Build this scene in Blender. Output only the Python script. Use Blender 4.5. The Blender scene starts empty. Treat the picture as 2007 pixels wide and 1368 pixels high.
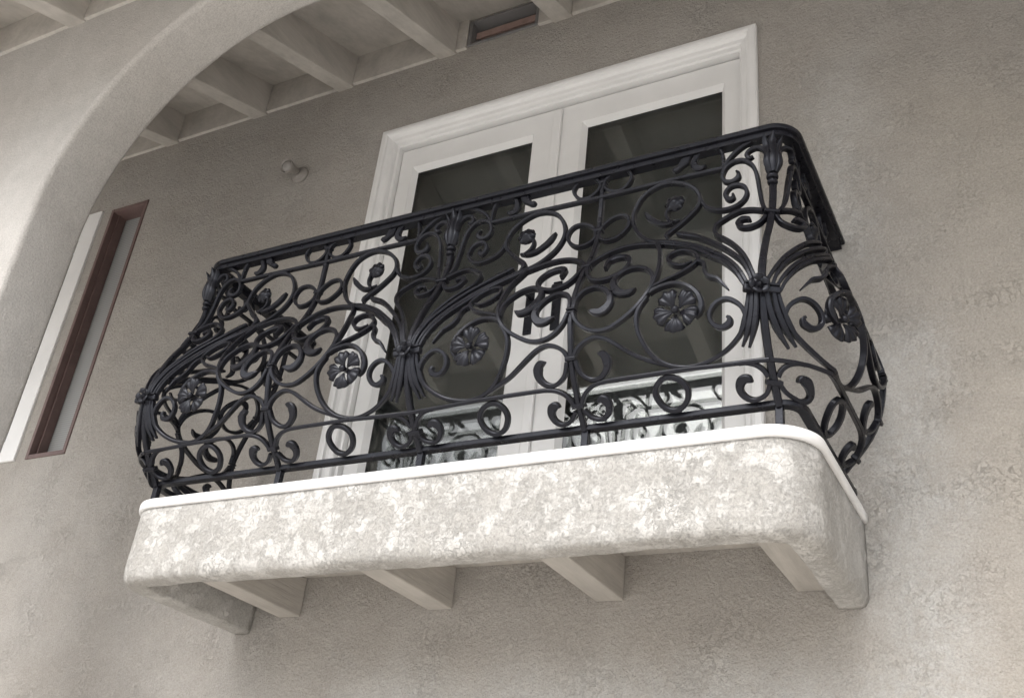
import bpy, math, random
from mathutils import Vector, Matrix, noise
random.seed(7)
sc = bpy.context.scene
col = sc.collection

# ------------------------------------------------------------------ camera
CAM = (2.55362, -2.94382, -1.14160); YAW, PITCH, ROLL = -0.53532, 0.51302, 0.11289; LENS = 37.2337
def cam_axes():
    f = Vector((math.sin(YAW)*math.cos(PITCH), math.cos(YAW)*math.cos(PITCH), math.sin(PITCH)))
    r0 = Vector((math.cos(YAW), -math.sin(YAW), 0)); u0 = r0.cross(f)
    r = math.cos(ROLL)*r0 + math.sin(ROLL)*u0; u = -math.sin(ROLL)*r0 + math.cos(ROLL)*u0
    return r, u, f
_r, _u, _f = cam_axes()
cd = bpy.data.cameras.new('camera'); cam = bpy.data.objects.new('camera', cd); col.objects.link(cam)
m = Matrix.Identity(4)
for i in range(3):
    m[i][0] = _r[i]; m[i][1] = _u[i]; m[i][2] = -_f[i]; m[i][3] = CAM[i]
cam.matrix_world = m
cd.lens = LENS; cd.sensor_width = 36; cd.clip_start = 0.05; cd.clip_end = 500
sc.camera = cam

# ------------------------------------------------------------------ sky, sun, exposure
SUN_EL, SUN_AZ = math.radians(50), math.radians(184)      # azimuth clockwise from +Y: the sun stands in front of the house
w = bpy.data.worlds.new('World'); sc.world = w; w.use_nodes = True
nt = w.node_tree; nt.nodes.clear()
sky = nt.nodes.new('ShaderNodeTexSky'); sky.sky_type = 'NISHITA'; sky.sun_disc = False
sky.sun_elevation = SUN_EL; sky.sun_rotation = SUN_AZ
sky.air_density = 1.0; sky.dust_density = 4.0; sky.ozone_density = 1.0
hs = nt.nodes.new('ShaderNodeHueSaturation'); hs.inputs['Saturation'].default_value = 0.22   # overcast: almost grey
bg = nt.nodes.new('ShaderNodeBackground'); bg.inputs['Strength'].default_value = 0.15
ow = nt.nodes.new('ShaderNodeOutputWorld')
nt.links.new(sky.outputs[0], hs.inputs['Color']); nt.links.new(hs.outputs[0], bg.inputs[0]); nt.links.new(bg.outputs[0], ow.inputs[0])
sd = bpy.data.lights.new('sun', 'SUN'); sd.energy = 0.95; sd.angle = math.radians(60); sd.color = (1.0, 0.975, 0.95)
so = bpy.data.objects.new('sun', sd); col.objects.link(so)
sdir = Vector((math.sin(SUN_AZ)*math.cos(SUN_EL), math.cos(SUN_AZ)*math.cos(SUN_EL), math.sin(SUN_EL)))
so.rotation_euler = sdir.to_track_quat('Z', 'Y').to_euler(); so.location = (0, -6, 6)
vs = sc.view_settings
vs.view_transform = 'Standard'; vs.look = 'None'; vs.exposure = 1.14; vs.gamma = 1.0; vs.use_curve_mapping = False
sc.cycles.use_denoising = True
sc.cycles.max_bounces = 6; sc.cycles.diffuse_bounces = 4; sc.cycles.glossy_bounces = 3; sc.cycles.transparent_max_bounces = 12

# ------------------------------------------------------------------ mesh helpers
class MB:
    def __init__(self): self.v = []; self.f = []; self.s = []
    def face(self, idx, smooth=False): self.f.append(idx); self.s.append(smooth)
    def box(self, x0, x1, y0, y1, z0, z1):
        b = len(self.v)
        self.v += [(x0,y0,z0),(x1,y0,z0),(x1,y1,z0),(x0,y1,z0),(x0,y0,z1),(x1,y0,z1),(x1,y1,z1),(x0,y1,z1)]
        for q in ((0,3,2,1),(4,5,6,7),(0,1,5,4),(1,2,6,5),(2,3,7,6),(3,0,4,7)): self.face([b+i for i in q])
        return self
    def hexa(self, pts):
        b = len(self.v); self.v += [tuple(p) for p in pts]
        for q in ((0,3,2,1),(4,5,6,7),(0,1,5,4),(1,2,6,5),(2,3,7,6),(3,0,4,7)): self.face([b+i for i in q])
        return self
    def rings(self, rings, closed_ring=True, closed_path=False, caps=True, smooth=False):
        """skin a list of equal-length point rings"""
        b = len(self.v); n = len(rings[0]); k = len(rings)
        for r in rings: self.v += [tuple(p) for p in r]
        for i in range(k if closed_path else k-1):
            j = (i+1) % k
            for a in range(n if closed_ring else n-1):
                c2 = (a+1) % n
                self.face([b+i*n+a, b+i*n+c2, b+j*n+c2, b+j*n+a], smooth)
        if caps and closed_ring and not closed_path:
            self.face([b+a for a in reversed(range(n))]); self.face([b+(k-1)*n+a for a in range(n)])
        return self
    def grid(self, rows, smooth=True): return self.rings(rows, closed_ring=False, caps=False, smooth=smooth)
    def lathe(self, org, ax, ux, prof, n=20, smooth=True):
        """prof: (radius, height) along axis ax"""
        ax = Vector(ax).normalized(); ux = Vector(ux).normalized(); vx = ax.cross(ux); org = Vector(org)
        rr = []
        for (r, h) in prof:
            rr.append([org + ax*h + (ux*math.cos(2*math.pi*i/n) + vx*math.sin(2*math.pi*i/n))*max(r, 1e-5) for i in range(n)])
        return self.rings(rr, smooth=smooth)
    def build(self, name, mat, parent=None, label=None, cat=None, group=None, kind=None, bevel=0.0, sharp=None):
        me = bpy.data.meshes.new(name); me.from_pydata([tuple(p) for p in self.v], [], self.f); me.validate()
        for p, s in zip(me.polygons, self.s): p.use_smooth = s
        me.materials.append(mat)
        me.update()
        o = bpy.data.objects.new(name, me); col.objects.link(o)
        if parent:
            o.parent = parent
            if parent.type == 'EMPTY': o.matrix_parent_inverse = Matrix.Translation(-parent.location)
        tag(o, label, cat, group, kind)
        if bevel:
            bm = o.modifiers.new('bevel', 'BEVEL'); bm.width = bevel; bm.segments = 2; bm.limit_method = 'ANGLE'
        return o
def tag(o, label=None, cat=None, group=None, kind=None):
    if label: o['label'] = label
    if cat: o['category'] = cat; o['kind'] = 'thing'
    if group: o['group'] = group
    if kind: o['kind'] = kind
    return o
def empty(name, label, cat, group=None, loc=(0,0,0)):
    o = bpy.data.objects.new(name, None); col.objects.link(o); o.empty_display_size = 0.1; o.location = loc
    return tag(o, label, cat, group)
def catmull(p, sub=6, closed=False):
    n = len(p); out = []
    def g(i): return p[i % n] if closed else p[max(0, min(n-1, i))]
    for i in range(n if closed else n-1):
        a, b, c, d = g(i-1), g(i), g(i+1), g(i+2)
        for j in range(sub):
            t = j/sub; t2 = t*t; t3 = t2*t
            out.append(tuple(0.5*((2*b[k]) + (-a[k]+c[k])*t + (2*a[k]-5*b[k]+4*c[k]-d[k])*t2 + (-a[k]+3*b[k]-3*c[k]+d[k])*t3) for k in range(len(b))))
    if not closed: out.append(tuple(p[-1]))
    return out
def interp(x, xs, ys):
    if x <= xs[0]: return ys[0]
    for i in range(1, len(xs)):
        if x <= xs[i]:
            t = (x-xs[i-1])/(xs[i]-xs[i-1]); return ys[i-1]*(1-t)+ys[i]*t
    return ys[-1]

# ------------------------------------------------------------------ materials
def new_mat(name):
    mt = bpy.data.materials.new(name); mt.use_nodes = True
    n = mt.node_tree.nodes; l = mt.node_tree.links
    return mt, n, l, n['Principled BSDF']
def tex_coord(n, l, scale=(1,1,1)):
    tc = n.new('ShaderNodeNewGeometry'); mp = n.new('ShaderNodeMapping'); mp.inputs['Scale'].default_value = scale
    l.new(tc.outputs['Position'], mp.inputs['Vector']); return mp.outputs[0]
def noise_tex(n, l, vec, scale, detail=4, rough=0.55, dist=0.0):
    t = n.new('ShaderNodeTexNoise'); t.inputs['Scale'].default_value = scale; t.inputs['Detail'].default_value = detail
    t.inputs['Roughness'].default_value = rough; t.inputs['Distortion'].default_value = dist
    l.new(vec, t.inputs['Vector']); return t.outputs['Fac']
def ramp(n, l, fac, stops, interp_mode='LINEAR'):
    r = n.new('ShaderNodeValToRGB'); cr = r.color_ramp; cr.interpolation = interp_mode
    while len(cr.elements) < len(stops): cr.elements.new(0.5)
    for e, (p, c) in zip(cr.elements, stops):
        e.position = p; e.color = (c, c, c, 1) if isinstance(c, (int, float)) else (*c, 1)
    l.new(fac, r.inputs[0]); return r.outputs[0]
def mix(n, l, fac, a, b, blend='MIX'):
    mx = n.new('ShaderNodeMix'); mx.data_type = 'RGBA'; mx.blend_type = blend
    for s, v in ((mx.inputs[0], fac), (mx.inputs[6], a), (mx.inputs[7], b)):
        if hasattr(v, 'is_linked') or hasattr(v, 'links'): l.new(v, s)
        elif isinstance(v, (int, float)): s.default_value = v
        else: s.default_value = (*v, 1)
    return mx.outputs[2]
def math_node(n, l, op, a, b=0.0):
    q = n.new('ShaderNodeMath'); q.operation = op
    for s, v in ((q.inputs[0], a), (q.inputs[1], b)):
        if hasattr(v, 'links'): l.new(v, s)
        else: s.default_value = v
    return q.outputs[0]
def bump(n, l, h, strength, dist, normal=None):
    b = n.new('ShaderNodeBump'); b.inputs['Strength'].default_value = strength; b.inputs['Distance'].default_value = dist
    l.new(h, b.inputs['Height'])
    if normal is not None: l.new(normal, b.inputs['Normal'])
    return b.outputs[0]

def box_mask(n, l, v, boxes, wob, soft):
    """soft-edged, noise-wobbled areas of the wall given as (x0, x1, z0, z1)"""
    sep = n.new('ShaderNodeSeparateXYZ'); l.new(v, sep.inputs[0]); fac = None
    for (x0, x1, z0, z1) in boxes:
        dx = math_node(n, l, 'SUBTRACT', math_node(n, l, 'ABSOLUTE', math_node(n, l, 'SUBTRACT', sep.outputs[0], (x0+x1)/2)), (x1-x0)/2)
        dz = math_node(n, l, 'SUBTRACT', math_node(n, l, 'ABSOLUTE', math_node(n, l, 'SUBTRACT', sep.outputs[2], (z0+z1)/2)), (z1-z0)/2)
        d = math_node(n, l, 'ADD', math_node(n, l, 'MAXIMUM', dx, dz), wob)
        k = ramp(n, l, math_node(n, l, 'ADD', math_node(n, l, 'MULTIPLY', d, -soft), 0.5), [(0.1, 0.0), (0.9, 1.0)])
        fac = k if fac is None else math_node(n, l, 'MAXIMUM', fac, k)
    return fac
def stucco(name, c1, c2, c3=None, fine=0.5, trowel=0.0, patch=None, warm=None):
    """rough-cast render: sandy grit, shallow worm-shaped grooves; trowel: flattened lighter patches between pitted zones"""
    mt, n, l, p = new_mat(name); v = tex_coord(n, l)
    big = ramp(n, l, noise_tex(n, l, v, 1.7, 6, 0.62), [(0.34, 0.0), (0.66, 1.0)])
    c = mix(n, l, big, c1, c2)
    if warm:
        wob = math_node(n, l, 'MULTIPLY', math_node(n, l, 'SUBTRACT', noise_tex(n, l, v, 2.2, 5, 0.6), 0.5), 0.6)
        c = mix(n, l, box_mask(n, l, v, warm[1], wob, 1.1), c, warm[0])
    if patch:
        wob = math_node(n, l, 'MULTIPLY', math_node(n, l, 'SUBTRACT', noise_tex(n, l, v, 4.5, 6, 0.65), 0.5), 0.40)
        br = ramp(n, l, noise_tex(n, l, v, 30, 6, 0.72), [(0.40, 0.35), (0.60, 1.0)])
        c = mix(n, l, math_node(n, l, 'MULTIPLY', box_mask(n, l, v, patch, wob, 5.0), br), c, c3)
    if trowel:
        tr = ramp(n, l, noise_tex(n, l, v, 11, 12, 0.82), [(0.45, 0.0), (0.53, 1.0)])
        c = mix(n, l, tr, c, c3)
    mid = ramp(n, l, noise_tex(n, l, v, 11.0, 7, 0.7), [(0.32, 0.90), (0.68, 1.05)])
    c = mix(n, l, 1.0, c, mid, 'MULTIPLY')
    grit = ramp(n, l, noise_tex(n, l, v, 150, 4, 0.7), [(0.30, 0.80), (0.60, 1.07)])
    c = mix(n, l, 1.0, c, grit, 'MULTIPLY')
    p.inputs['Roughness'].default_value = 0.94; p.inputs['Specular IOR Level'].default_value = 0.2
    # heights in metres
    h1 = math_node(n, l, 'MULTIPLY', noise_tex(n, l, v, 85, 5, 0.66), 0.0068*fine)
    dn = n.new('ShaderNodeTexNoise'); dn.inputs['Scale'].default_value = 38; dn.inputs['Detail'].default_value = 3; l.new(v, dn.inputs['Vector'])
    dm = n.new('ShaderNodeVectorMath'); dm.operation = 'SCALE'; dm.inputs['Scale'].default_value = 0.035; l.new(dn.outputs['Color'], dm.inputs[0])
    dv = n.new('ShaderNodeVectorMath'); dv.operation = 'ADD'; l.new(v, dv.inputs[0]); l.new(dm.outputs[0], dv.inputs[1])
    worm = n.new('ShaderNodeTexVoronoi'); worm.feature = 'DISTANCE_TO_EDGE'; worm.inputs['Scale'].default_value = 30; l.new(dv.outputs[0], worm.inputs['Vector'])
    groove = ramp(n, l, worm.outputs['Distance'], [(0.0, 0.0), (0.10, 1.0)])
    gate = ramp(n, l, noise_tex(n, l, v, 20, 5, 0.7), [(0.52, 0.0), (0.61, 1.0)])
    gr = math_node(n, l, 'MULTIPLY', math_node(n, l, 'SUBTRACT', 1.0, groove), gate)
    cn = math_node(n, l, 'ABSOLUTE', math_node(n, l, 'SUBTRACT', noise_tex(n, l, v, 33, 5, 0.64), 0.5))
    cw = ramp(n, l, cn, [(0.0, 1.0), (0.026, 0.0)])
    gate2 = ramp(n, l, noise_tex(n, l, v, 5.5, 5, 0.65), [(0.44, 0.12), (0.68, 1.0)])
    gr = math_node(n, l, 'MAXIMUM', math_node(n, l, 'MULTIPLY', gr, 0.6), math_node(n, l, 'MULTIPLY', cw, gate2))
    lump = math_node(n, l, 'MULTIPLY', noise_tex(n, l, v, 46, 4, 0.6), 0.0040*fine)
    broad = math_node(n, l, 'MULTIPLY', noise_tex(n, l, v, 9, 5, 0.6), 0.010*fine)      # sweeps of the trowel
    h1 = math_node(n, l, 'ADD', math_node(n, l, 'ADD', h1, lump), broad)
    h = math_node(n, l, 'SUBTRACT', h1, math_node(n, l, 'MULTIPLY', gr, 0.0022*fine))
    if trowel:
        pit = ramp(n, l, noise_tex(n, l, v, 95, 5, 0.7), [(0.40, 0.0), (0.60, 1.0)])
        hp = math_node(n, l, 'ADD', math_node(n, l, 'MULTIPLY', pit, 0.0013*trowel), math_node(n, l, 'MULTIPLY', h1, 0.28))
        hs_ = math_node(n, l, 'ADD', 0.0042*trowel, math_node(n, l, 'MULTIPLY', h1, 0.08))
        mf = n.new('ShaderNodeMix'); mf.data_type = 'FLOAT'; l.new(tr, mf.inputs[0]); l.new(hp, mf.inputs[2]); l.new(hs_, mf.inputs[3])
        h = math_node(n, l, 'SUBTRACT', mf.outputs[0], math_node(n, l, 'MULTIPLY', gr, 0.0022))
    l.new(c, p.inputs['Base Color'])
    l.new(bump(n, l, h, 1.0, 1.0), p.inputs['Normal']); return mt
def paint(name, colr, rough=0.5, var=0.06, scale=6.0, bmp=0.0, grain=0.0):
    mt, n, l, p = new_mat(name); v = tex_coord(n, l)
    t = ramp(n, l, noise_tex(n, l, v, scale, 5, 0.6, 0.3), [(0.3, 1-var), (0.7, 1+var*0.5)])
    l.new(mix(n, l, 1.0, colr, t, 'MULTIPLY'), p.inputs['Base Color']); p.inputs['Roughness'].default_value = rough
    if grain:      # sawn timber under old paint: streaks along Y, a few darker stains
        vg = tex_coord(n, l, (55, 3.5, 55)); g = noise_tex(n, l, vg, 1.0, 5, 0.65)
        st = ramp(n, l, noise_tex(n, l, tex_coord(n, l, (9, 2, 9)), 1.0, 6, 0.7), [(0.30, 0.78), (0.58, 1.0)])
        base = mix(n, l, 1.0, mix(n, l, 1.0, colr, t, 'MULTIPLY'), st, 'MULTIPLY')
        base = mix(n, l, 1.0, base, ramp(n, l, g, [(0.3, 0.92), (0.6, 1.03)]), 'MULTIPLY')
        l.new(base, p.inputs['Base Color']); l.new(bump(n, l, math_node(n, l, 'MULTIPLY', g, 0.003*grain), 1.0, 1.0), p.inputs['Normal'])
    elif bmp: l.new(bump(n, l, noise_tex(n, l, v, 90, 4, 0.6), bmp, 0.004), p.inputs['Normal'])
    return mt
M = {}
M['wall'] = stucco('wall_stucco', (0.385, 0.358, 0.324), (0.415, 0.394, 0.366), (0.475, 0.464, 0.442), 1.0, patch=[(2.03, 2.27, -0.72, 0.62), (0.3, 2.2, -0.95, -0.41), (1.95, 2.10, 0.9, 1.75)], warm=((0.405, 0.370, 0.320), [(2.38, 5.0, -3.0, 1.5), (2.2, 5.0, -3.0, -0.6)]))
M['arch'] = stucco('arch_stucco', (0.435, 0.412, 0.385), (0.455, 0.437, 0.413), None, 0.40)
M['fascia'] = stucco('fascia_stucco', (0.425, 0.408, 0.380), (0.448, 0.432, 0.406), (0.480, 0.466, 0.442), 1.0, trowel=0.9)
M['eave'] = paint('eave_paint', (0.52, 0.490, 0.45), 0.75, 0.12, 5.0, 0.1, grain=0.6)
M['joist'] = paint('joist_paint', (0.44, 0.412, 0.375), 0.75, 0.10, 6.0, 0.1, grain=1.0)
M['white'] = paint('white_trim', (0.76, 0.757, 0.748), 0.42, 0.06, 4.0)
M['cap'] = paint('white_cap', (0.78, 0.775, 0.765), 0.5, 0.10, 7.0, 0.05)
M['brown'] = paint('brown_frame', (0.150, 0.098, 0.090), 0.5, 0.2, 12.0)
M['dark'] = paint('dark_interior', (0.05, 0.05, 0.045), 0.8, 0.2, 2.0)
M['glass_backing'] = paint('room_wall', (0.20, 0.20, 0.17), 0.9, 0.1, 2.0)
M['added_backing'] = paint('added_backing_grey', (0.064, 0.067, 0.072), 0.95, 0.2, 1.3)  # tone of the added sheet behind the door panes, set to lift the glass
M['ground'] = paint('concrete_ground', (0.60, 0.575, 0.54), 0.9, 0.12, 1.5, 0.2)
def iron():
    mt, n, l, p = new_mat('black_iron'); v = tex_coord(n, l)
    c = mix(n, l, ramp(n, l, noise_tex(n, l, v, 18, 5, 0.6), [(0.35, 0.0), (0.7, 1.0)]), (0.0055, 0.0054, 0.0074), (0.010, 0.0098, 0.0130))
    l.new(c, p.inputs['Base Color'])
    l.new(ramp(n, l, noise_tex(n, l, v, 40, 4, 0.6), [(0.3, 0.24), (0.7, 0.40)]), p.inputs['Roughness'])
    p.inputs['Specular IOR Level'].default_value = 0.27; p.inputs['Specular Tint'].default_value = (0.86, 0.90, 1.0, 1)
    l.new(bump(n, l, noise_tex(n, l, v, 120, 3, 0.6), 0.25, 0.002), p.inputs['Normal'])
    return mt
M['iron'] = iron()
def glass(name, tint):
    mt = bpy.data.materials.new(name); mt.use_nodes = True; n = mt.node_tree.nodes; l = mt.node_tree.links; n.clear()
    o = n.new('ShaderNodeOutputMaterial'); mx = n.new('ShaderNodeMixShader')
    gm = n.new('ShaderNodeNewGeometry'); dt = n.new('ShaderNodeVectorMath'); dt.operation = 'DOT_PRODUCT'    # Schlick's Fresnel, alike from both sides
    l.new(gm.outputs['Normal'], dt.inputs[0]); l.new(gm.outputs['Incoming'], dt.inputs[1])
    q = math_node(n, l, 'SUBTRACT', 1.0, math_node(n, l, 'ABSOLUTE', dt.outputs['Value']))
    fac = math_node(n, l, 'ADD', math_node(n, l, 'MULTIPLY', math_node(n, l, 'POWER', q, 5.0), 0.957), 0.043)
    tr = n.new('ShaderNodeBsdfTransparent'); tr.inputs[0].default_value = (*tint, 1)
    gl = n.new('ShaderNodeBsdfGlossy'); gl.inputs['Roughness'].default_value = 0.004; gl.inputs[0].default_value = (0.95, 0.97, 0.97, 1)
    # a slow ripple, as in float glass
    tc = n.new('ShaderNodeNewGeometry'); nz = n.new('ShaderNodeTexNoise'); nz.inputs['Scale'].default_value = 3.0; nz.inputs['Detail'].default_value = 1
    l.new(tc.outputs['Position'], nz.inputs['Vector']); b = n.new('ShaderNodeBump'); b.inputs['Strength'].default_value = 0.003; b.inputs['Distance'].default_value = 0.01
    l.new(nz.outputs['Fac'], b.inputs['Height']); l.new(b.outputs[0], gl.inputs['Normal'])
    l.new(fac, mx.inputs[0]); l.new(tr.outputs[0], mx.inputs[1]); l.new(gl.outputs[0], mx.inputs[2]); l.new(mx.outputs[0], o.inputs[0])
    return mt
M['glass'] = glass('door_glass', (0.965, 0.97, 0.96))
def mesh_screen():
    mt, n, l, p = new_mat('insect_screen'); v = tex_coord(n, l)
    wv = n.new('ShaderNodeTexWave'); wv.wave_type = 'BANDS'; wv.bands_direction = 'X'; wv.inputs['Scale'].default_value = 55; l.new(v, wv.inputs['Vector'])
    wz = n.new('ShaderNodeTexWave'); wz.wave_type = 'BANDS'; wz.bands_direction = 'Z'; wz.inputs['Scale'].default_value = 26; l.new(v, wz.inputs['Vector'])
    k = math_node(n, l, 'MULTIPLY', wv.outputs['Fac'], wz.outputs['Fac'])
    l.new(mix(n, l, k, (0.36, 0.365, 0.36), (0.16, 0.165, 0.165)), p.inputs['Base Color']); p.inputs['Roughness'].default_value = 0.5
    return mt
M['screen'] = mesh_screen()
def bulb():
    mt, n, l, p = new_mat('lamp_lens'); p.inputs['Base Color'].default_value = (0.30, 0.285, 0.27, 1); p.inputs['Roughness'].default_value = 0.12; return mt
M['lens'] = bulb()
M['lamp'] = paint('lamp_paint', (0.27, 0.25, 0.23), 0.6, 0.1, 20.0)

# ------------------------------------------------------------------ ground
GZ = -2.75
MB().box(-60, 60, -80, 30, GZ-0.2, GZ).build('ground', M['ground'], kind='structure')

# ------------------------------------------------------------------ main wall, with openings for the door, windows and vent
HOLES = [(-2.66, -1.854, 0.636, 2.115), (-1.783, -1.512, 0.636, 2.105), (0.02, 1.73, 0.0, 2.055), (0.385, 0.755, 2.485, 2.645)]
def wall_with_holes(x0, x1, z0, z1, y, holes, depth):
    xs = sorted({x0, x1, *[h[0] for h in holes], *[h[1] for h in holes]}); zs = sorted({z0, z1, *[h[2] for h in holes], *[h[3] for h in holes]})
    b = MB()
    for yy, fl in ((y, False), (y+depth, True)):
        for i in range(len(xs)-1):
            for j in range(len(zs)-1):
                cx, cz = (xs[i]+xs[i+1])/2, (zs[j]+zs[j+1])/2
                if any(h[0] < cx < h[1] and h[2] < cz < h[3] for h in holes): continue
                k = len(b.v); b.v += [(xs[i],yy,zs[j]),(xs[i+1],yy,zs[j]),(xs[i+1],yy,zs[j+1]),(xs[i],yy,zs[j+1])]
                b.face([k,k+1,k+2,k+3] if not fl else [k+3,k+2,k+1,k])
    for h in holes:
        k = len(b.v); b.v += [(h[0],y,h[2]),(h[1],y,h[2]),(h[1],y,h[3]),(h[0],y,h[3]),(h[0],y+depth,h[2]),(h[1],y+depth,h[2]),(h[1],y+depth,h[3]),(h[0],y+depth,h[3])]
        for q in ((0,4,5,1),(1,5,6,2),(2,6,7,3),(3,7,4,0)): b.face([k+i for i in q])
    return b
wall = wall_with_holes(-6.5, 7.5, GZ, 2.9, 0.0, HOLES, 0.24).build('stucco_wall', M['wall'], label='large beige stucco house wall behind the iron balcony', cat='wall')

# ------------------------------------------------------------------ porch wall with the wide round-cornered arch, in front of the main wall
def arch_wall():
    """arcade: round-cornered openings between slender piers; x, z of each opening's edge with its outward normal"""
    yF, yB, r = -1.08, -0.85, 0.022
    cz, R, top, xw, xe = 1.037, 0.915, 2.245, -4.6, 3.55
    b = MB()
    opens = [(-4.1, -1.24), (-0.660, 2.95)]
    edges = []
    for (xl, xr) in opens:
        C = [(xl, GZ + (cz-GZ)*i/8, -1, 0) for i in range(8)]
        for i in range(33):
            a = math.pi - (math.pi/2)*i/32; C.append((xl+R+R*math.cos(a), cz+R*math.sin(a), math.cos(a), math.sin(a)))
        nl = len(C); C.append((xr-R, cz+R, 0, 1))
        for i in range(1, 33):
            a = math.pi/2 - (math.pi/2)*i/32; C.append((xr-R+R*math.cos(a), cz+R*math.sin(a), math.cos(a), math.sin(a)))
        C += [(xr, cz + (GZ-cz)*(i+1)/8, 1, 0) for i in range(8)]
        rr = []
        for (x, z, nx, nz) in C:
            ring = []
            for k in range(5):
                a = (math.pi/2)*k/4; ring.append((x+nx*r*(1-math.sin(a)), yF + r*(1-math.cos(a)), z+nz*r*(1-math.sin(a))))
            for k in range(5):
                a = (math.pi/2)*(4-k)/4; ring.append((x+nx*r*(1-math.sin(a)), yB - r*(1-math.cos(a)), z+nz*r*(1-math.sin(a))))
            rr.append(ring)
        b.grid(rr); edges.append((rr, nl))
    mid = (opens[0][1]+opens[1][0])/2
    for yy, idx in ((yF, 0), (yB, 9)):
        for (rr, nl), (xa, xb) in zip(edges, ((xw, mid), (mid, xe))):
            for seg, xo in (((0, nl-1), xa), ((nl, len(rr)-1), xb)):
                for i in range(seg[0], seg[1]):
                    p, q = rr[i][idx], rr[i+1][idx]
                    k = len(b.v); b.v += [(xo, yy, p[2]), p, q, (xo, yy, q[2])]; b.face([k, k+1, k+2, k+3])
            zt = rr[nl][idx][2]
            k = len(b.v); b.v += [(xa, yy, zt), (xb, yy, zt), (xb, yy, top), (xa, yy, top)]; b.face([k, k+1, k+2, k+3])
    for q in (((xw, yF, top), (xe, yF, top), (xe, yB, top), (xw, yB, top)), ((xe, yF, GZ), (xe, yB, GZ), (xe, yB, top), (xe, yF, top)), ((xw, yB, GZ), (xw, yF, GZ), (xw, yF, top), (xw, yB, top))):
        k = len(b.v); b.v += list(q); b.face([k, k+1, k+2, k+3])
    return b
arch_wall().build('arch_wall', M['arch'], label='pale stucco porch wall with a broad curved arch at upper left', cat='wall')

# ------------------------------------------------------------------ eave over wall and porch
SL = 0.37
def zb(y): return 2.466 + SL*y          # underside of rafters
def zd(y): return 2.662 + SL*y          # underside of roof deck
roof = empty('porch_eaves', 'shaded eave of rafters and boards above the balcony and arch', 'eave', loc=(0.9, 0, 2.6))
y0, y1, rx0, rx1 = 0.10, -1.835, -4.8, 3.75
MB().hexa([(rx0,y1,zd(y1)),(rx1,y1,zd(y1)),(rx1,y0,zd(y0)),(rx0,y0,zd(y0)),(rx0,y1,zd(y1)+.03),(rx1,y1,zd(y1)+.03),(rx1,y0,zd(y0)+.03),(rx0,y0,zd(y0)+.03)]).build('roof_deck', M['eave'], roof)
MB().box(rx0, rx1, y1-0.025, y1-0.001, zb(y1)-0.03, zd(y1)+0.04).build('eave_board', M['eave'], roof)
RX = [-4.38,-3.79,-3.20,-2.61,-2.02,-1.425,-0.812,-0.265,0.325,0.925,1.52,2.11,2.70,3.30]      # right edges of the rafters
RW = 0.092
for i, x in enumerate(RX):
    MB().hexa([(x-RW,y1,zb(y1)),(x,y1,zb(y1)),(x,y0,zb(y0)),(x-RW,y0,zb(y0)),(x-RW,y1,zd(y1)+.005),(x,y1,zd(y1)+.005),(x,y0,zd(y0)+.005),(x-RW,y0,zd(y0)+.005)]).build('rafter', M['eave'], roof, bevel=0.004)
for i in range(len(RX)-1):
    xa, xb = RX[i]+0.001, RX[i+1]-RW-0.001
    segs = [(xa, 0.382), (0.758, xb)] if xa < 0.5 < xb else [(xa, xb)]
    for (a, b) in segs: MB().box(a, b, -0.016, 0.004, 2.474, 2.665).build('frieze_block', M['eave'], roof, bevel=0.003)
    MB().box(xa, xb, -1.094, -1.076, 2.072, 2.262).build('frieze_block', M['eave'], roof, bevel=0.003)

# vent between two rafters
vent = empty('eave_vent', 'small dark rectangular vent opening under the eave between two rafters', 'vent', loc=(0.57, 0, 2.48))
vm = paint('vent_wood', (0.36, 0.25, 0.22), 0.7, 0.25, 14.0)
vf = paint('vent_frame', (0.19, 0.185, 0.185), 0.6, 0.1, 10.0)
MB().box(0.386, 0.754, 0.07, 0.085, 2.486, 2.644).build('back_panel', vm, vent)
for nm, bx in (('frame_side', (0.3855, 0.402, -0.010, 0.07, 2.4855, 2.6445)), ('frame_side', (0.738, 0.7545, -0.010, 0.07, 2.4855, 2.6445)), ('frame_rail', (0.4025, 0.7375, -0.008, 0.07, 2.4855, 2.498)), ('frame_rail', (0.4025, 0.7375, -0.008, 0.07, 2.632, 2.6445))):
    MB().box(*bx).build(nm, vf, vent, bevel=0.002)
MB().box(0.403, 0.737, 0.03, 0.036, 2.56, 2.60).build('slat', vm, vent)

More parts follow.
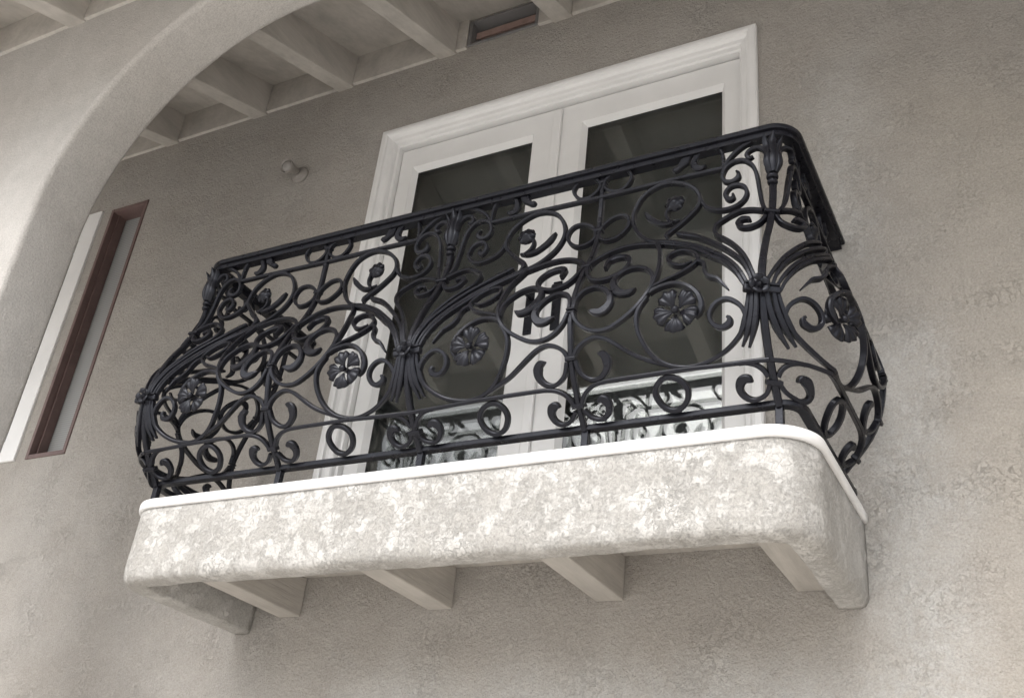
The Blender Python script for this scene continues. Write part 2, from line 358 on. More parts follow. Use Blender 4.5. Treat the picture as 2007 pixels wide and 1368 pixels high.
# ------------------------------------------------------------------ French door
door = empty('french_door', 'white double French door with dark glass behind the balcony railing', 'door', loc=(0.875, 0.03, 0.0))
W_, H_ = 1.75, 2.074
prof = [(0.0, 0.005), (0.0, -0.020), (0.006, -0.026), (0.024, -0.029), (0.034, -0.026), (0.037, -0.014), (0.047, -0.006), (0.062, -0.002), (0.067, 0.004), (0.069, 0.022), (0.079, 0.026), (0.080, 0.10), (0.03, 0.10)]
rr = []
for (cx, cz, dx, dz) in ((0.0, -0.02, 1, 0), (0.0, H_, 1, -1), (W_, H_, -1, -1), (W_, -0.02, -1, 0)):
    rr.append([(cx+dx*e, y, cz+dz*e) for (e, y) in prof])
cas = MB(); cas.rings(rr); cas.build('casing', M['white'], door)
YL = 0.052
def leaf(x0, x1, gx0, gx1, name='door_leaf'):
    z0, z1, g0, g1 = 0.02, 1.985, 0.20, 1.88
    b = MB(); be = 0.018; yg = 0.078
    b.box(x0, gx0, YL, YL+0.045, z0, z1); b.box(gx1, x1, YL, YL+0.045, z0, z1)
    b.box(gx0, gx1, YL, YL+0.045, g1, z1); b.box(gx0, gx1, YL, YL+0.045, z0, g0)
    lf = b.build(name, M['white'], door)
    # sloping glazing bead round the pane
    bd = MB(); o = [(gx0,YL,g0),(gx1,YL,g0),(gx1,YL,g1),(gx0,YL,g1)]; i_ = [(gx0+be,yg,g0+be),(gx1-be,yg,g0+be),(gx1-be,yg,g1-be),(gx0+be,yg,g1-be)]
    k = len(bd.v); bd.v += o+i_
    for a in range(4): bd.face([k+a, k+(a+1)%4, k+4+(a+1)%4, k+4+a])
    bo = bd.build('glazing_bead', M['white'], lf)
    for yy in (yg, yg+0.016):
        MB().box(gx0+be-0.004, gx1-be+0.004, yy, yy+0.003, g0+be-0.004, g1-be+0.004).build('pane', M['glass'], lf)
    return lf
lfL = leaf(0.083, 0.874, 0.150, 0.765); lfR = leaf(0.880, 1.667, 0.990, 1.603)
a = MB(); a.box(0.858, 0.899, YL-0.016, YL-0.0005, 0.03, 1.972); a.build('astragal', M['white'], door, bevel=0.006)
MB().box(0.082, 1.668, 0.03, 0.10, -0.004, 0.018).build('threshold', M['white'], door)
# handles: an escutcheon plate with a lever on each leaf
for px, lf, dr in ((0.836, lfL, -1), (0.950, lfR, 1)):
    h = MB(); rows = []
    h.box(px-0.019, px+0.019, YL-0.008, YL-0.0005, 0.87, 1.085)
    hp = h.build('handle_plate', M['iron'], lf, bevel=0.006)
    lv = MB()
    pts = [(px, YL-0.008, 1.03), (px, YL-0.045, 1.03), (px+dr*0.01, YL-0.055, 1.03), (px+dr*0.035, YL-0.055, 1.026), (px+dr*0.07, YL-0.052, 1.015)]
    ring = []
    for j, p in enumerate(catmull(pts, 4)):
        rad = 0.008
        ax = (0, 1, 0) if j < 5 else (1, 0, 0)
        if ax[1]: ring.append([(p[0]+rad*math.cos(t*math.pi/4), p[1], p[2]+rad*math.sin(t*math.pi/4)) for t in range(8)])
        else: ring.append([(p[0], p[1]+dr*rad*math.cos(t*math.pi/4), p[2]+rad*math.sin(t*math.pi/4)) for t in range(8)])
    lv.rings(ring, smooth=True); lv.build('lever', M['iron'], hp)
MB().box(0.06, 1.69, 0.205, 0.212, 0.0, 2.03).build('glass_backing', M['added_backing'], door)  # added plain sheet behind the panes, lightens the otherwise black glass
# dim room behind the door: floor, walls, ceiling
rm = MB(); k0 = (-1.2, 3.2, 0.245, 3.4, -0.25, 2.6)
x0, x1, ya, yb, z0, z1 = k0
rm.v += [(x0,ya,z0),(x1,ya,z0),(x1,yb,z0),(x0,yb,z0),(x0,ya,z1),(x1,ya,z1),(x1,yb,z1),(x0,yb,z1)]
for q in ((0,1,2,3),(7,6,5,4),(1,5,6,2),(2,6,7,3),(3,7,4,0)): rm.face(list(q))
rm.build('room', M['glass_backing'], kind='structure')

# ------------------------------------------------------------------ narrow brown window with a mesh screen, and the white window beside it
bw = empty('narrow_window', 'narrow brown framed window with grey mesh screen left of the balcony', 'window', loc=(-1.65, 0.0, 0.636))
bx0, bx1, bz0, bz1 = -1.783, -1.512, 0.636, 2.105
for nm, q in (('frame_side', (bx0+.001, bx0+.020, -0.006, 0.085, bz0+.001, bz1-.001)), ('frame_side', (bx1-.020, bx1-.001, -0.006, 0.085, bz0+.001, bz1-.001)),
              ('frame_rail', (bx0+.0205, bx1-.0205, -0.005, 0.085, bz1-.020, bz1-.001)), ('frame_rail', (bx0+.0205, bx1-.0205, -0.005, 0.085, bz0+.001, bz0+.022))):
    MB().box(*q).build(nm, M['brown'], bw, bevel=0.002)
MB().box(bx0+.0205, bx0+.030, 0.030, 0.078, bz0+.0225, bz1-.0205).build('stop_strip', M['brown'], bw, bevel=0.002)
MB().box(bx0+.021, bx1-.021, 0.080, 0.084, bz0+.0225, bz1-.0205).build('screen', M['screen'], bw)
ww = empty('white_window', 'white framed window half hidden by the arch at the left edge', 'window', loc=(-2.2, 0.0, 0.636))
x0, x1, z0, z1, fw = -2.659, -1.855, 0.637, 2.114, 0.112
for nm, q in (('frame_side', (x0, x0+fw, -0.012, 0.05, z0, z1)), ('frame_side', (x1-fw, x1, -0.012, 0.05, z0, z1)), ('frame_rail', (x0+fw+.0005, x1-fw-.0005, -0.011, 0.05, z1-fw, z1)), ('frame_rail', (x0+fw+.0005, x1-fw-.0005, -0.011, 0.05, z0, z0+fw))):
    MB().box(*q).build(nm, M['white'], ww, bevel=0.004)
MB().box(x0+fw, x1-fw, 0.020, 0.024, z0+fw, z1-fw).build('pane', M['glass'], ww)
MB().box(x0+fw, x1-fw, 0.14, 0.15, z0+fw, z1-fw).build('dark_backing', M['dark'], ww)  # dark sheet standing in for the unlit interior behind the pane

# ------------------------------------------------------------------ wall lamp
lamp = empty('wall_lamp', 'small round beige spot lamp on the wall left of the door', 'lamp', loc=(-0.469, 0, 1.968))
lc = Vector((-0.469, 0.0, 1.968))
MB().lathe(lc, (0,-1,0), (1,0,0), [(0.0,-0.002),(0.045,-0.002),(0.045,0.010),(0.038,0.018),(0.012,0.020),(0.010,0.040),(0.0,0.040)], 28).build('base_plate', M['lamp'], lamp)
hd = Vector((-0.05, -1, -0.28)).normalized()
MB().lathe(lc+Vector((0,-0.030,0.002)), hd, (1,0,0), [(0.0,0),(0.016,0.0),(0.018,0.02),(0.022,0.035),(0.033,0.062),(0.036,0.080),(0.034,0.081),(0.031,0.066),(0.0,0.064)], 28).build('lamp_head', M['lamp'], lamp)
MB().lathe(lc+Vector((0,-0.030,0.002)), hd, (1,0,0), [(0.030,0.0645),(0.026,0.076),(0.014,0.083),(0.0,0.085)], 24).build('bulb', M['lens'], lamp)

# ------------------------------------------------------------------ balcony slab: stucco fascia, white cap, joists
bal = empty('balcony', 'projecting balcony slab with rough stucco fascia, white cap and timber joists', 'balcony', loc=(0.9, -0.3, -0.25))
BX0, BX1, BD, BR = -0.242, 2.026, 0.626, 0.125
def u_path(x0, x1, d, r, n=12, yw=0.0, step=0.03):
    """rounded U in plan from the wall at x0 round the front to the wall at x1: (x, y, nx, ny)"""
    P = []
    def line(a, b):
        L = math.dist(a, b); k = max(2, int(L/step))
        for i in range(k): P.append((a[0]+(b[0]-a[0])*i/k, a[1]+(b[1]-a[1])*i/k))
    P = []
    N = []
    def seg(a, b, nx, ny):
        L = math.dist(a, b); k = max(2, int(L/step))
        for i in range(k): P.append((a[0]+(b[0]-a[0])*i/k, a[1]+(b[1]-a[1])*i/k)); N.append((nx, ny))
    def arc(cx, cy, a0, a1):
        for i in range(n):
            a = a0+(a1-a0)*i/n; P.append((cx+r*math.cos(a), cy+r*math.sin(a))); N.append((math.cos(a), math.sin(a)))
    seg((x0, yw), (x0, -d+r), -1, 0); arc(x0+r, -d+r, math.pi, 1.5*math.pi)
    seg((x0+r, -d), (x1-r, -d), 0, -1); arc(x1-r, -d+r, 1.5*math.pi, 2*math.pi)
    seg((x1, -d+r), (x1, yw), 1, 0); P.append((x1, yw)); N.append((1, 0))
    return [(p[0], p[1], q[0], q[1]) for p, q in zip(P, N)]
fprof = [(0.0, -0.001), (0.0, -0.04), (0.0, -0.08), (0.0, -0.12), (0.0, -0.16), (0.0, -0.20), (-0.001, -0.215), (-0.005, -0.228), (-0.012, -0.238), (-0.023, -0.243), (-0.04, -0.244), (-0.06, -0.243), (-0.075, -0.242), (-0.083, -0.238), (-0.086, -0.230), (-0.087, -0.15), (-0.087, -0.001)]
rr = []
for (x, y, nx, ny) in u_path(BX0, BX1, BD, BR):
    ring = []
    for j, (o, z) in enumerate(fprof):
        q = Vector((x+nx*o, y+ny*o, z))
        if 0 < j < 15:
            dd = 0.0045*noise.noise(q*7.0) + 0.0025*noise.noise(q*23.0)
            q = q + Vector((nx*dd, ny*dd, 0.9*dd if j > 6 else 0))
        ring.append(q)
    rr.append(ring)
MB().rings(rr, smooth=True).build('fascia', M['fascia'], bal)
cprof = [(0.002, 0.0), (0.006, 0.0005), (0.009, 0.004), (0.011, 0.012), (0.011, 0.024), (0.009, 0.030), (0.003, 0.0335), (-0.10, 0.036), (-0.10, 0.0)]
MB().rings([[(x+nx*o, y+ny*o, z) for (o, z) in cprof] for (x, y, nx, ny) in u_path(BX0, BX1, BD, BR, 20)], smooth=True).build('cap', M['cap'], bal)
MB().box(BX0+0.088, BX1-0.088, -BD+0.088, -0.001, -0.045, 0.0).build('deck', M['joist'], bal)
MB().box(BX0+0.101, BX1-0.101, -BD+0.101, -0.001, 0.0005, 0.034).build('floor_screed', M['joist'], bal)
for (a, b) in ((-0.034, 0.060), (0.600, 0.692), (1.212, 1.302), (1.832, 1.915)):
    MB().box(a, b, -BD+0.0875, -0.002, -0.187, -0.0455).build('joist', M['joist'], bal, bevel=0.004)

# ------------------------------------------------------------------ wrought iron railing
XC, HW, R0, Y0, RE = 0.90, 1.085, 0.025, 0.605, 0.05
PZ = [.04,.06,.08,.1,.15,.2,.25,.31,.36,.4,.45,.5,.55,.6,.65,.7,.74,.8,.9,1.02]
PO = [-.012,-.008,0,.015,.060,.098,.122,.137,.144,.141,.128,.108,.085,.055,.033,.015,.007,.002,.001,0]
_OZ = [0.04+0.98*i/400 for i in range(401)]
_ORAW = [interp(z, PZ, PO) for z in _OZ]
_K = [math.exp(-.5*(i/5.0)**2) for i in range(-12, 13)]; _KS = sum(_K)
_OS = [sum(_K[j+12]*_ORAW[max(0, min(400, i+j))] for j in range(-12, 13))/_KS for i in range(401)]
def off(z):
    t = (z-0.04)/0.98*400
    if t <= 0: return _OS[0]
    if t >= 400: return _OS[400]
    i = int(t); f = t-i; return _OS[i]*(1-f)+_OS[i+1]*f
HWR, HWL = 1.088, 1.072
def S(s, z, lift=0.0):
    """point of the bombe railing surface: s along the plan from the front's centre, z height; the corners are flattened"""
    right = s >= 0; s = abs(s); o0 = off(z); o = o0+lift
    r0 = 0.04 if right else 0.014; LS = (HWR if right else HWL)-r0
    if s <= LS: x, y = s, -(Y0+o)
    else:
        t = s-LS; A = 1.2*(r0+max(o0, 0.0)); ys = -(Y0-r0)
        if t < A:
            th = t/A*math.pi/2; rad = r0+o; k = 0.58*(math.cos(math.pi/4)/math.cos(th-math.pi/4)) + 0.42
            x = LS+rad*k*math.sin(th); y = ys-rad*k*math.cos(th)
        else: x, y = LS+r0+o, ys+(t-A)*((-0.135-ys)/(1.575-LS-A))
    return Vector((XC+(x if right else -x), y, z))
def normal(s, z):
    e = 1e-3; a = S(s+e, z)-S(s-e, z); b = S(s, z+e)-S(s, z-e)
    return a.cross(b).normalized()
railing = empty('balcony_railing', 'black wrought iron bombe balcony railing with scrolls, rosettes and tulips', 'railing', loc=(XC, -0.6, 0.04))
def bar(name, pts, sm, d, w=0.0075, dep=0.0125, wp=None, lift=0.0, closed=False, sub=6, parent=None, mat='iron'):
    """forged bar swept along (a, z) points of the surface; wp: (t, factor) list for the in-plane width"""
    c = catmull(pts, sub, closed)
    w *= 1.52; dep *= 1.5
    P = [S(sm+d*a, z, lift) for (a, z) in c]; n = len(P); rings = []
    Ln = [0.0]
    for i in range(1, n): Ln.append(Ln[-1]+(P[i]-P[i-1]).length)
    for i in range(n):
        if closed: T = P[(i+1) % n]-P[i-1]
        else: T = P[min(n-1, i+1)]-P[max(0, i-1)]
        T.normalize(); N = normal(sm+d*c[i][0], c[i][1]); N = (N-T*N.dot(T)).normalized(); B = N.cross(T)
        t = Ln[i]/max(Ln[-1], 1e-6)
        k = interp(t, [q[0] for q in wp], [q[1] for q in wp]) if wp else 1.0
        hw, hd = w*0.5*k, dep*0.5*min(1.0, 0.35+0.65*k); ch = min(hw, hd)*0.38
        rings.append([P[i]+B*x+N*y for (x, y) in ((hw,-hd+ch),(hw,hd-ch),(hw-ch,hd),(-hw+ch,hd),(-hw,hd-ch),(-hw,-hd+ch),(-hw+ch,-hd),(hw-ch,-hd))])
    b = MB(); b.rings(rings, closed_path=closed, smooth=False)
    return b.build(name, M[mat], parent or railing)
TIP = [(0, 1), (0.35, 1), (0.62, 1.5), (0.82, 2.3), (0.93, 1.7), (1.0, 0.25)]        # scroll with a broad forged tip
TIPS = [(0, 1), (0.8, 1), (0.93, 1.35), (1.0, 0.5)]
FAN = [(0, 0.75), (0.2, 1.0), (1.0, 1.0)]
HALF = [   # (name, points (distance from main post, height), options)
 ('sub_rail', [(.141,.880),(.262,.881),(.394,.880),(.525,.878)], dict(w=.0075, dep=.012, sub=4)),
 ('rail_scroll', [(.141,.882),(.142,.917),(.150,.950),(.172,.968),(.199,.967),(.223,.949),(.231,.923),(.222,.905),(.207,.900),(.193,.908)], dict(wp=TIP, w=.0065)),
 ('arch_bar', [(.141,.880),(.113,.921),(.074,.949),(.034,.963),(0,.967)], {}),
 ('lyre_scroll', [(.014,.672),(.028,.715),(.036,.765),(.042,.812),(.048,.843),(.060,.870),(.082,.891),(.110,.894),(.134,.879),(.144,.853),(.138,.830),(.118,.822),(.100,.831),(.097,.847),(.104,.858)], dict(wp=TIPS)),
 ('spiral_scroll', [(.209,.787),(.199,.762),(.184,.742),(.162,.728),(.131,.720),(.101,.726),(.079,.746),(.072,.770),(.079,.793),(.097,.806),(.118,.806),(.132,.791),(.133,.773),(.122,.758),(.111,.763),(.113,.778)], dict(wp=TIPS)),
 ('collar_scroll', [(.012,.650),(.024,.626),(.041,.615),(.060,.613),(.078,.623),(.088,.645),(.079,.660),(.062,.656),(.055,.648)], dict(wp=[(0,1),(.6,1.2),(.85,1.6),(1,.6)])),
 ('fan_strand', [(.008,.355),(.013,.379),(.033,.436),(.053,.480),(.082,.527),(.114,.568),(.137,.594),(.152,.629),(.147,.656),(.129,.673),(.110,.686),(.087,.695),(.057,.692),(.020,.676)], dict(wp=FAN, lift=.004)),
 ('fan_strand', [(.018,.350),(.026,.390),(.047,.442),(.073,.480),(.104,.518),(.130,.547),(.167,.585),(.210,.622),(.264,.652)], dict(wp=[(0,.75),(.2,1),(.75,1.1),(.95,1.5),(1,.8)], lift=.003)),
 ('rosette_loop', [(.027,.352),(.041,.388),(.065,.434),(.101,.481),(.130,.509),(.182,.556),(.235,.594),(.287,.622),(.325,.635),(.358,.657),(.393,.702),(.412,.750),(.412,.787),(.399,.823),(.376,.852),(.343,.868),(.309,.872),(.276,.863),(.248,.848),(.221,.820),(.209,.787),(.214,.757),(.236,.728),(.264,.697),(.286,.675),(.297,.657),(.289,.634)], dict(wp=[(0,.75),(.1,1),(.9,1.05),(.97,1.5),(1,.4)], lift=.001)),
 ('fan_strand', [(.035,.348),(.049,.383),(.072,.426),(.108,.472),(.138,.498),(.185,.543),(.235,.582),(.285,.610),(.330,.627),(.372,.640),(.417,.644),(.454,.637),(.484,.622),(.505,.603),(.518,.580)], dict(wp=FAN, lift=-.001)),
 ('leaf_arm', [(.268,.718),(.293,.711),(.320,.716),(.346,.735),(.364,.754),(.380,.778)], dict(wp=[(0,.7),(.4,1.3),(.8,1.6),(1,.5)])),
 ('rosette_stem', [(.283,.708),(.302,.726),(.309,.752),(.300,.776),(.283,.783)], dict(w=.006, lift=.003)),
 ('vine', [(.320,.627),(.301,.580),(.288,.525),(.284,.478),(.288,.440),(.297,.407),(.312,.380),(.328,.361),(.348,.344),(.374,.327),(.405,.312),(.433,.308),(.462,.313),(.488,.328),(.507,.350),(.517,.374)], dict(lift=.002)),
 ('broad_scroll', [(.518,.393),(.514,.427),(.498,.451),(.469,.460),(.440,.448),(.417,.421),(.411,.393),(.421,.372),(.442,.364),(.474,.374)], dict(wp=TIP)),
 ('broad_scroll', [(.296,.410),(.295,.444),(.303,.473),(.324,.499),(.348,.513),(.375,.516),(.401,.503),(.412,.479),(.410,.452),(.395,.425),(.374,.413),(.355,.414),(.341,.426)], dict(wp=TIP, lift=-.001)),
 ('curl', [(.518,.566),(.507,.528),(.487,.500),(.454,.486),(.426,.491),(.398,.509),(.385,.537),(.391,.567),(.410,.589),(.437,.594),(.456,.579),(.457,.545)], dict(wp=[(0,1),(.6,1.1),(.85,1.9),(1,.9)])),
 ('rosette_hook', [(.300,.396),(.284,.406),(.256,.414),(.226,.413),(.193,.396),(.167,.369),(.156,.340),(.160,.315),(.174,.300)], dict(wp=[(0,1),(.6,1.1),(.85,1.5),(1,.6)])),
 ('great_scroll', [(.304,.384),(.321,.359),(.331,.335),(.332,.310),(.326,.280),(.310,.245),(.292,.221),(.270,.204),(.243,.193),(.208,.187),(.175,.188),(.132,.197),(.097,.212),(.067,.234),(.049,.257),(.042,.281),(.051,.308),(.072,.329),(.093,.337),(.116,.330),(.132,.310),(.133,.288),(.120,.270),(.103,.264),(.086,.271),(.083,.283),(.090,.290)], dict(wp=[(0,1),(.9,1),(.97,1.6),(1,.6)])),
 ('bud_loop', [(.294,.414),(.262,.430),(.225,.445),(.198,.462),(.181,.480),(.175,.500),(.194,.531),(.228,.553),(.257,.548),(.265,.522),(.242,.492),(.215,.481),(.192,.492)], dict(w=.0065, wp=[(0,.9),(.85,1.1),(1,.6)])),
 ('tendril', [(.177,.489),(.160,.478),(.152,.460),(.149,.439),(.136,.417),(.112,.402),(.098,.384),(.082,.362)], dict(w=.007, wp=[(0,1),(.7,1),(1,.35)])),
 ('sweep_bar', [(.517,.250),(.508,.268),(.493,.282),(.472,.292),(.450,.295),(.422,.286),(.394,.267),(.362,.244),(.332,.226),(.296,.211),(.254,.197),(.214,.186)], dict(lift=-.002)),
 ('broad_scroll', [(.512,.240),(.502,.211),(.480,.194),(.458,.190),(.438,.197),(.424,.213),(.423,.232),(.431,.245),(.448,.250)], dict(wp=TIP)),
 ('lower_rail', [(0.0,.178),(.114,.180),(.219,.183),(.312,.183),(.400,.183),(.440,.182),(.468,.178),(.488,.170),(.502,.159),(.513,.144)], dict(sub=4, lift=.002)),
 ('bent_brace', [(.075,.179),(.056,.178),(.034,.171),(.018,.159),(.009,.145)], {}),
 ('foot_scroll', [(.010,.130),(.021,.115),(.038,.107),(.058,.105),(.075,.112),(.085,.124),(.084,.136),(.076,.145),(.063,.147),(.050,.139)], dict(wp=TIP)),
 ('foot_scroll', [(.513,.130),(.493,.112),(.467,.106),(.448,.114),(.440,.127),(.443,.139),(.454,.147),(.471,.143)], dict(wp=TIP)),
 ('tassel_strand', [(.009,.345),(.014,.290),(.024,.245),(.042,.205)], dict(w=.010, wp=[(0,.8),(.6,1.1),(1,.35)], lift=.004)),
 ('tassel_strand', [(.020,.345),(.026,.290),(.038,.248),(.058,.211)], dict(w=.010, wp=[(0,.8),(.6,1.1),(1,.35)], lift=.003)),
 ('tassel_strand', [(.030,.343),(.038,.298),(.050,.262),(.070,.228)], dict(w=.008, wp=[(0,.8),(.6,1.1),(1,.3)], lift=.001)),
 ('leaf', [(.240,.962),(.252,.948),(.264,.934),(.280,.918),(.297,.917)], dict(w=.010, wp=[(0,.6),(.35,2.0),(.7,1.0),(.9,1.3),(1,.4)])),
 ('tulip_curl', [(.011,.880),(.018,.905),(.032,.921),(.050,.925),(.067,.917),(.072,.903),(.064,.892),(.053,.896)], dict(w=.0075, wp=[(0,1.6),(.5,1),(.85,1),(1,.7)], lift=.003)),
]
RINGS = [
 ('ring', [(.275,.173),(.300,.158),(.306,.137),(.288,.113),(.257,.106),(.228,.121),(.220,.146),(.241,.167)], dict(w=.0095, dep=.012)),
 ('ring', [(.513,.908),(.487,.888),(.456,.889),(.436,.909),(.429,.932),(.442,.955),(.464,.965),(.490,.961),(.510,.946),(.519,.928)], dict(w=.0065)),
 ('ring', [(.517,.718),(.494,.697),(.465,.696),(.440,.716),(.425,.743),(.429,.770),(.447,.786),(.476,.785),(.501,.770),(.516,.750)], dict(w=.0065)),
]
HB = 0.525
def jit(p, amt=0.0012):
    dx, dz = random.uniform(-amt, amt), random.uniform(-amt, amt)
    return [(a+dx, z+dz) for (a, z) in p]
for sm in (-2*HB, 0.0, 2*HB):
    for d in (-1, 1):
        for nm, p, kw in HALF:
            keep = nm in ('sub_rail', 'arch_bar', 'lower_rail', 'bent_brace')
            bar(nm, p if keep else jit(p), sm, d, **kw)
        for nm, p, kw in RINGS: bar(nm, jit(p), sm, d, closed=True, **kw)
# scrolls between the last bars and the wall
for d in (-1, 1):
    bar('sub_rail', [(HB, .878), (HB+.06, .878), (HB+.115, .878)], d*2*HB, d, w=.0075, dep=.012)

# posts
def post(s, wdt):
    return bar('post', [(0, z) for z in [.088, .1, .15, .2, .25, .3, .35, .4, .45, .5, .55, .6, .65, .7, .8, .9, .962]], s, 1, w=wdt, dep=wdt*1.1, sub=2, lift=-.003)
def frame_at(s, z, lift=0.0):
    N = normal(s, z); e = 1e-3; U = (S(s+e, z)-S(s-e, z)).normalized(); V = N.cross(U).normalized(); U = V.cross(N)
    P = S(s, z, lift); m = Matrix.Identity(4)
    for i in range(3): m[i][0] = U[i]; m[i][1] = V[i]; m[i][2] = N[i]; m[i][3] = P[i]
    return m
def boxmesh(hx, hy, z0, z1, ch=0.0):
    b = MB(); b.box(-hx, hx, -hy, hy, z0, z1); return b
def place(name, mb, m, parent=railing, bevel=0.0):
    o = mb.build(name, M['iron'], parent, bevel=bevel)
    if parent.type == 'EMPTY': o.matrix_basis = m
    else: o.matrix_local = m
    return o
MAIN = (-2*HB, 0.0, 2*HB); SEC = (-3*HB, -HB, HB, 3*HB)
for s in MAIN:
    post(s, .0122)
    for z, hx, hy in ((.668, .021, .006), (.133, .021, .007)):
        place('collar', boxmesh(hx, hy, -.012, .012), frame_at(s, z), bevel=.003)
for s in SEC:
    post(s, .0106)
    for z, hx, hy in ((.935, .015, .006), (.748, .015, .006), (.574, .016, .006), (.389, .014, .0035), (.378, .014, .0035), (.247, .016, .006), (.141, .018, .007)):
        place('collar', boxmesh(hx, hy, -.011, .011), frame_at(s, z), bevel=.003)
for s in MAIN+SEC:
    p = S(s, .07); b = MB(); b.box(p.x-.010, p.x+.010, p.y-.010, p.y+.010, .0362, .090); b.build('foot', M['iron'], railing, bevel=.002)

# rosettes
def petal_mesh(R, half, flutes, dome, scal, name, r0=0.22, droop=0.0, nr=5, na=9, amp=0.035):
    b = MB(); rows = []
    for i in range(nr+1):
        t = i/nr; row = []
        for j in range(na+1):
            u = -1+2*j/na; fl = math.cos(u*math.pi*flutes)
            rad = R*(r0+(1-r0)*t*(1-scal*u*u+0.03*fl*t)); ang = half*u*(0.45+0.55*min(1, t*1.5))
            h = dome*R*math.sin(min(1.0, t*1.05)*math.pi*0.72) - droop*R*t*t + amp*R*fl*t - 0.10*R*u*u*t
            row.append((rad*math.sin(ang), rad*math.cos(ang), h))
        rows.append(row)
    b.grid(rows, smooth=True)
    bot = [[(x, y, h-0.035*R-0.03*R*0) for (x, y, h) in row] for row in rows]
    k = len(b.v); b.grid([list(reversed(r)) for r in bot], smooth=True)
    edge = lambda g: g[-1]
    n = na+1; t0 = nr*n; b0 = k+nr*n
    for j in range(na): b.face([t0+j, t0+j+1, b0+na-j-1, b0+na-j])
    for i in range(nr):
        b.face([i*n, (i+1)*n, k+(i+1)*n+na, k+i*n+na]); b.face([(i+1)*n+na, i*n+na, k+i*n, k+(i+1)*n])
    me = bpy.data.meshes.new(name); me.from_pydata(b.v, [], b.f); me.validate()
    for p in me.polygons: p.use_smooth = True
    me.materials.append(M['iron']); return me
BIGP = petal_mesh(.061, math.pi/5*0.94, 3.0, .20, .12, 'petal', .16, 0.0, 6, 24, .032)
SMALLP = petal_mesh(.031, math.pi/8*1.02, 1, .20, .10, 'petal', .2, .22, 4, 5)
TIEP = petal_mesh(.027, math.pi/5*1.04, 1, .30, .10, 'petal', .34, -.05, 4, 7)
def flower(s, z, R, npet, mesh, lift, rot, base, name='flower', button=0.2, face=None):
    m = frame_at(s, z, lift)
    if face is not None:       # the rosettes beside a corner are turned towards it
        q = frame_at(face, z); q.translation = m.translation; m = q
    m = m @ Matrix.Rotation(rot, 4, 'Z')
    b = MB(); b.lathe((0,0,0), (0,0,1), (1,0,0), base+[(R*button, R*.26), (R*button*.75, R*.36), (0, R*.40)], 14)
    f = place(name, b, m)
    for k in range(npet):
        o = bpy.data.objects.new('petal', mesh); col.objects.link(o); o.parent = f
        o.matrix_local = Matrix.Rotation(2*math.pi*k/npet + random.uniform(-.05, .05), 4, 'Z') @ Matrix.Rotation(random.uniform(-.10, .06), 4, 'X')
    return f
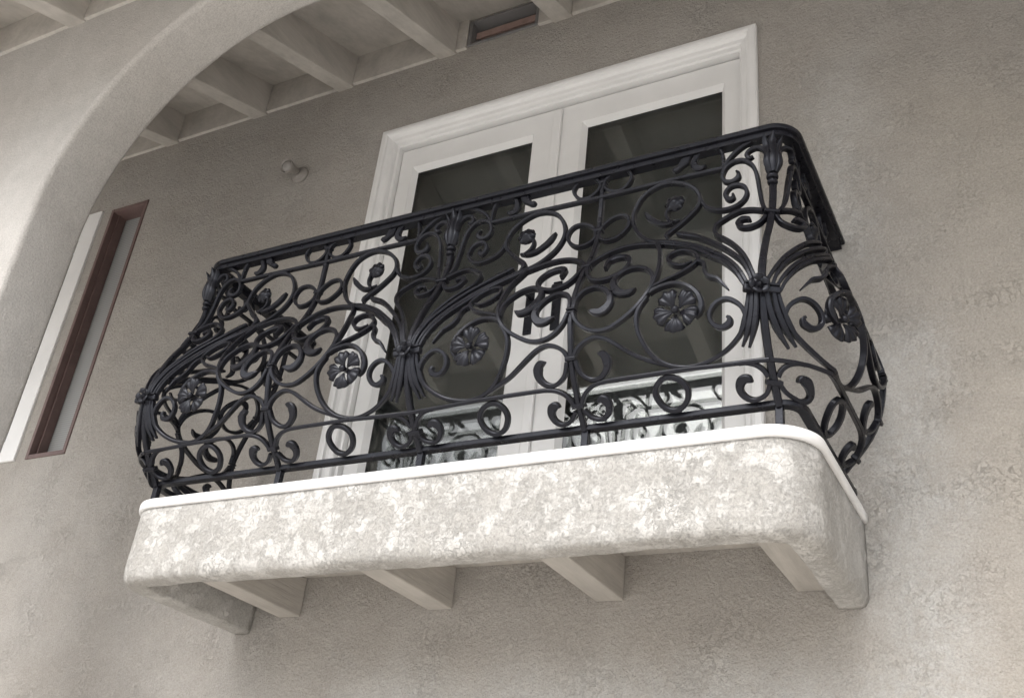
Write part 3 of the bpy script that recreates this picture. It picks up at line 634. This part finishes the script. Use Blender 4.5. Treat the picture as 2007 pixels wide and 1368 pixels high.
for sm in MAIN:
    for d in (-1, 1):
        out = abs(sm+d*.219) > 2*HB
        flower(sm+d*(.200 if out else .219), .322, .055, 5, BIGP, -.010 if out else .010, random.uniform(-.2, .2)+(0.1 if d > 0 else 0.5), [(0,-.016),(.008,-.016),(.008,.004)], face=(sm+d*.165 if out else None))
        flower(sm+d*.283, .783, .030, 8, SMALLP, .014, random.uniform(0, 1), [(0,-.020),(.018,-.020),(.026,-.012),(.027,.000),(.014,.006)], 'small_flower', .34)
    place('band', boxmesh(.047, .0095, -.008, .014), frame_at(sm, .345), bevel=.004)
    place('band', boxmesh(.044, .0035, -.008, .017), frame_at(sm, .357), bevel=.002)
    flower(sm, .350, .027, 5, TIEP, .020, 0.3, [(0,-.012),(.012,-.012),(.012,.0)], 'tie_flower', .14)
    # tulip: bulb, three petals, base ring
    m = frame_at(sm, .80, .004)
    def vase(prof, name, w=1.0):
        b = MB(); b.lathe((0,0,0), (0,1,0), (1,0,0), prof, 16); return place(name, b, m)
    tb = vase([(0,0),(.014,0),(.017,.004),(.017,.011),(.013,.015),(.012,.020),(.018,.030),(.0205,.046),(.018,.066),(.013,.086),(.008,.100),(0,.104)], 'tulip')
    vase([(0,-.018),(.013,-.018),(.015,-.012),(.013,-.005),(0,-.005)], 'tulip_ring')
    for xs, wm, hh, fr in (([0, 0, 0, 0, 0], .0165, .155, .004), ([.007, .0165, .0145, .013, .027], .0125, .142, 0.0), ([-.007, -.0165, -.0145, -.013, -.027], .0125, .142, 0.0)):
        rows = []
        for i in range(11):
            t = i/10; wd_ = wm*interp(t, [0, .25, .55, .8, .93, 1], [.55, 1.0, .80, .95, .55, .08])
            xx = interp(t, [0, .25, .5, .75, 1], xs); yy = .016+(hh-.016)*t
            zz = .014+.010*math.sin(min(1, t*1.3)*math.pi) + fr + .016*t**4
            rows.append([(xx-wd_, yy, zz-.007), (xx-wd_*.5, yy, zz-.001), (xx, yy, zz+.002), (xx+wd_*.5, yy, zz-.001), (xx+wd_, yy, zz-.007)])
        b = MB(); b.grid(rows); b.grid([[(x, y, z-.005) for (x, y, z) in reversed(r)] for r in rows])
        o = b.build('tulip_petal', M['iron'], tb); o.matrix_local = Matrix.Identity(4)

# handrail and bottom rail: moulded bars bent round the plan
def plan_rail(name, prof, hw, r, z, yw=0.0, d=Y0):
    rr = [[(x+nx*o, y+ny*o, z+h) for (o, h) in prof] for (x, y, nx, ny) in u_path(XC-HWL-hw, XC+HWR+0.010+hw, d, r, 12, yw, 0.06)]
    return MB().rings(rr, smooth=False).build(name, M['iron'], railing)
HR = [(-.016,-.026),(.016,-.026),(.017,-.025),(.017,-.010),(.026,-.008),(.028,-.004),(.028,.004),(.024,.010),(.014,.014),(0,.0155),(-.014,.014),(-.024,.010),(-.028,.004),(-.028,-.004),(-.026,-.008),(-.017,-.010),(-.017,-.025)]
plan_rail('handrail', HR, 0.0, .055, .978)
plan_rail('bottom_rail', [(-.012,-.008),(.012,-.008),(.014,-.006),(.014,.006),(.012,.008),(-.012,.008),(-.014,.006),(-.014,-.006)], 0.0, .055, .095, d=Y0-.002)
for sg in (-1, 1):
    for z, h in ((.972, .024), (.095, .014)):
        x = XC+(HWR if sg > 0 else -HWL)
        b = MB(); b.box(x-.024, x+.024, -.010, -.0015, z-h, z+h); b.build('wall_plate', M['iron'], railing, bevel=.004)
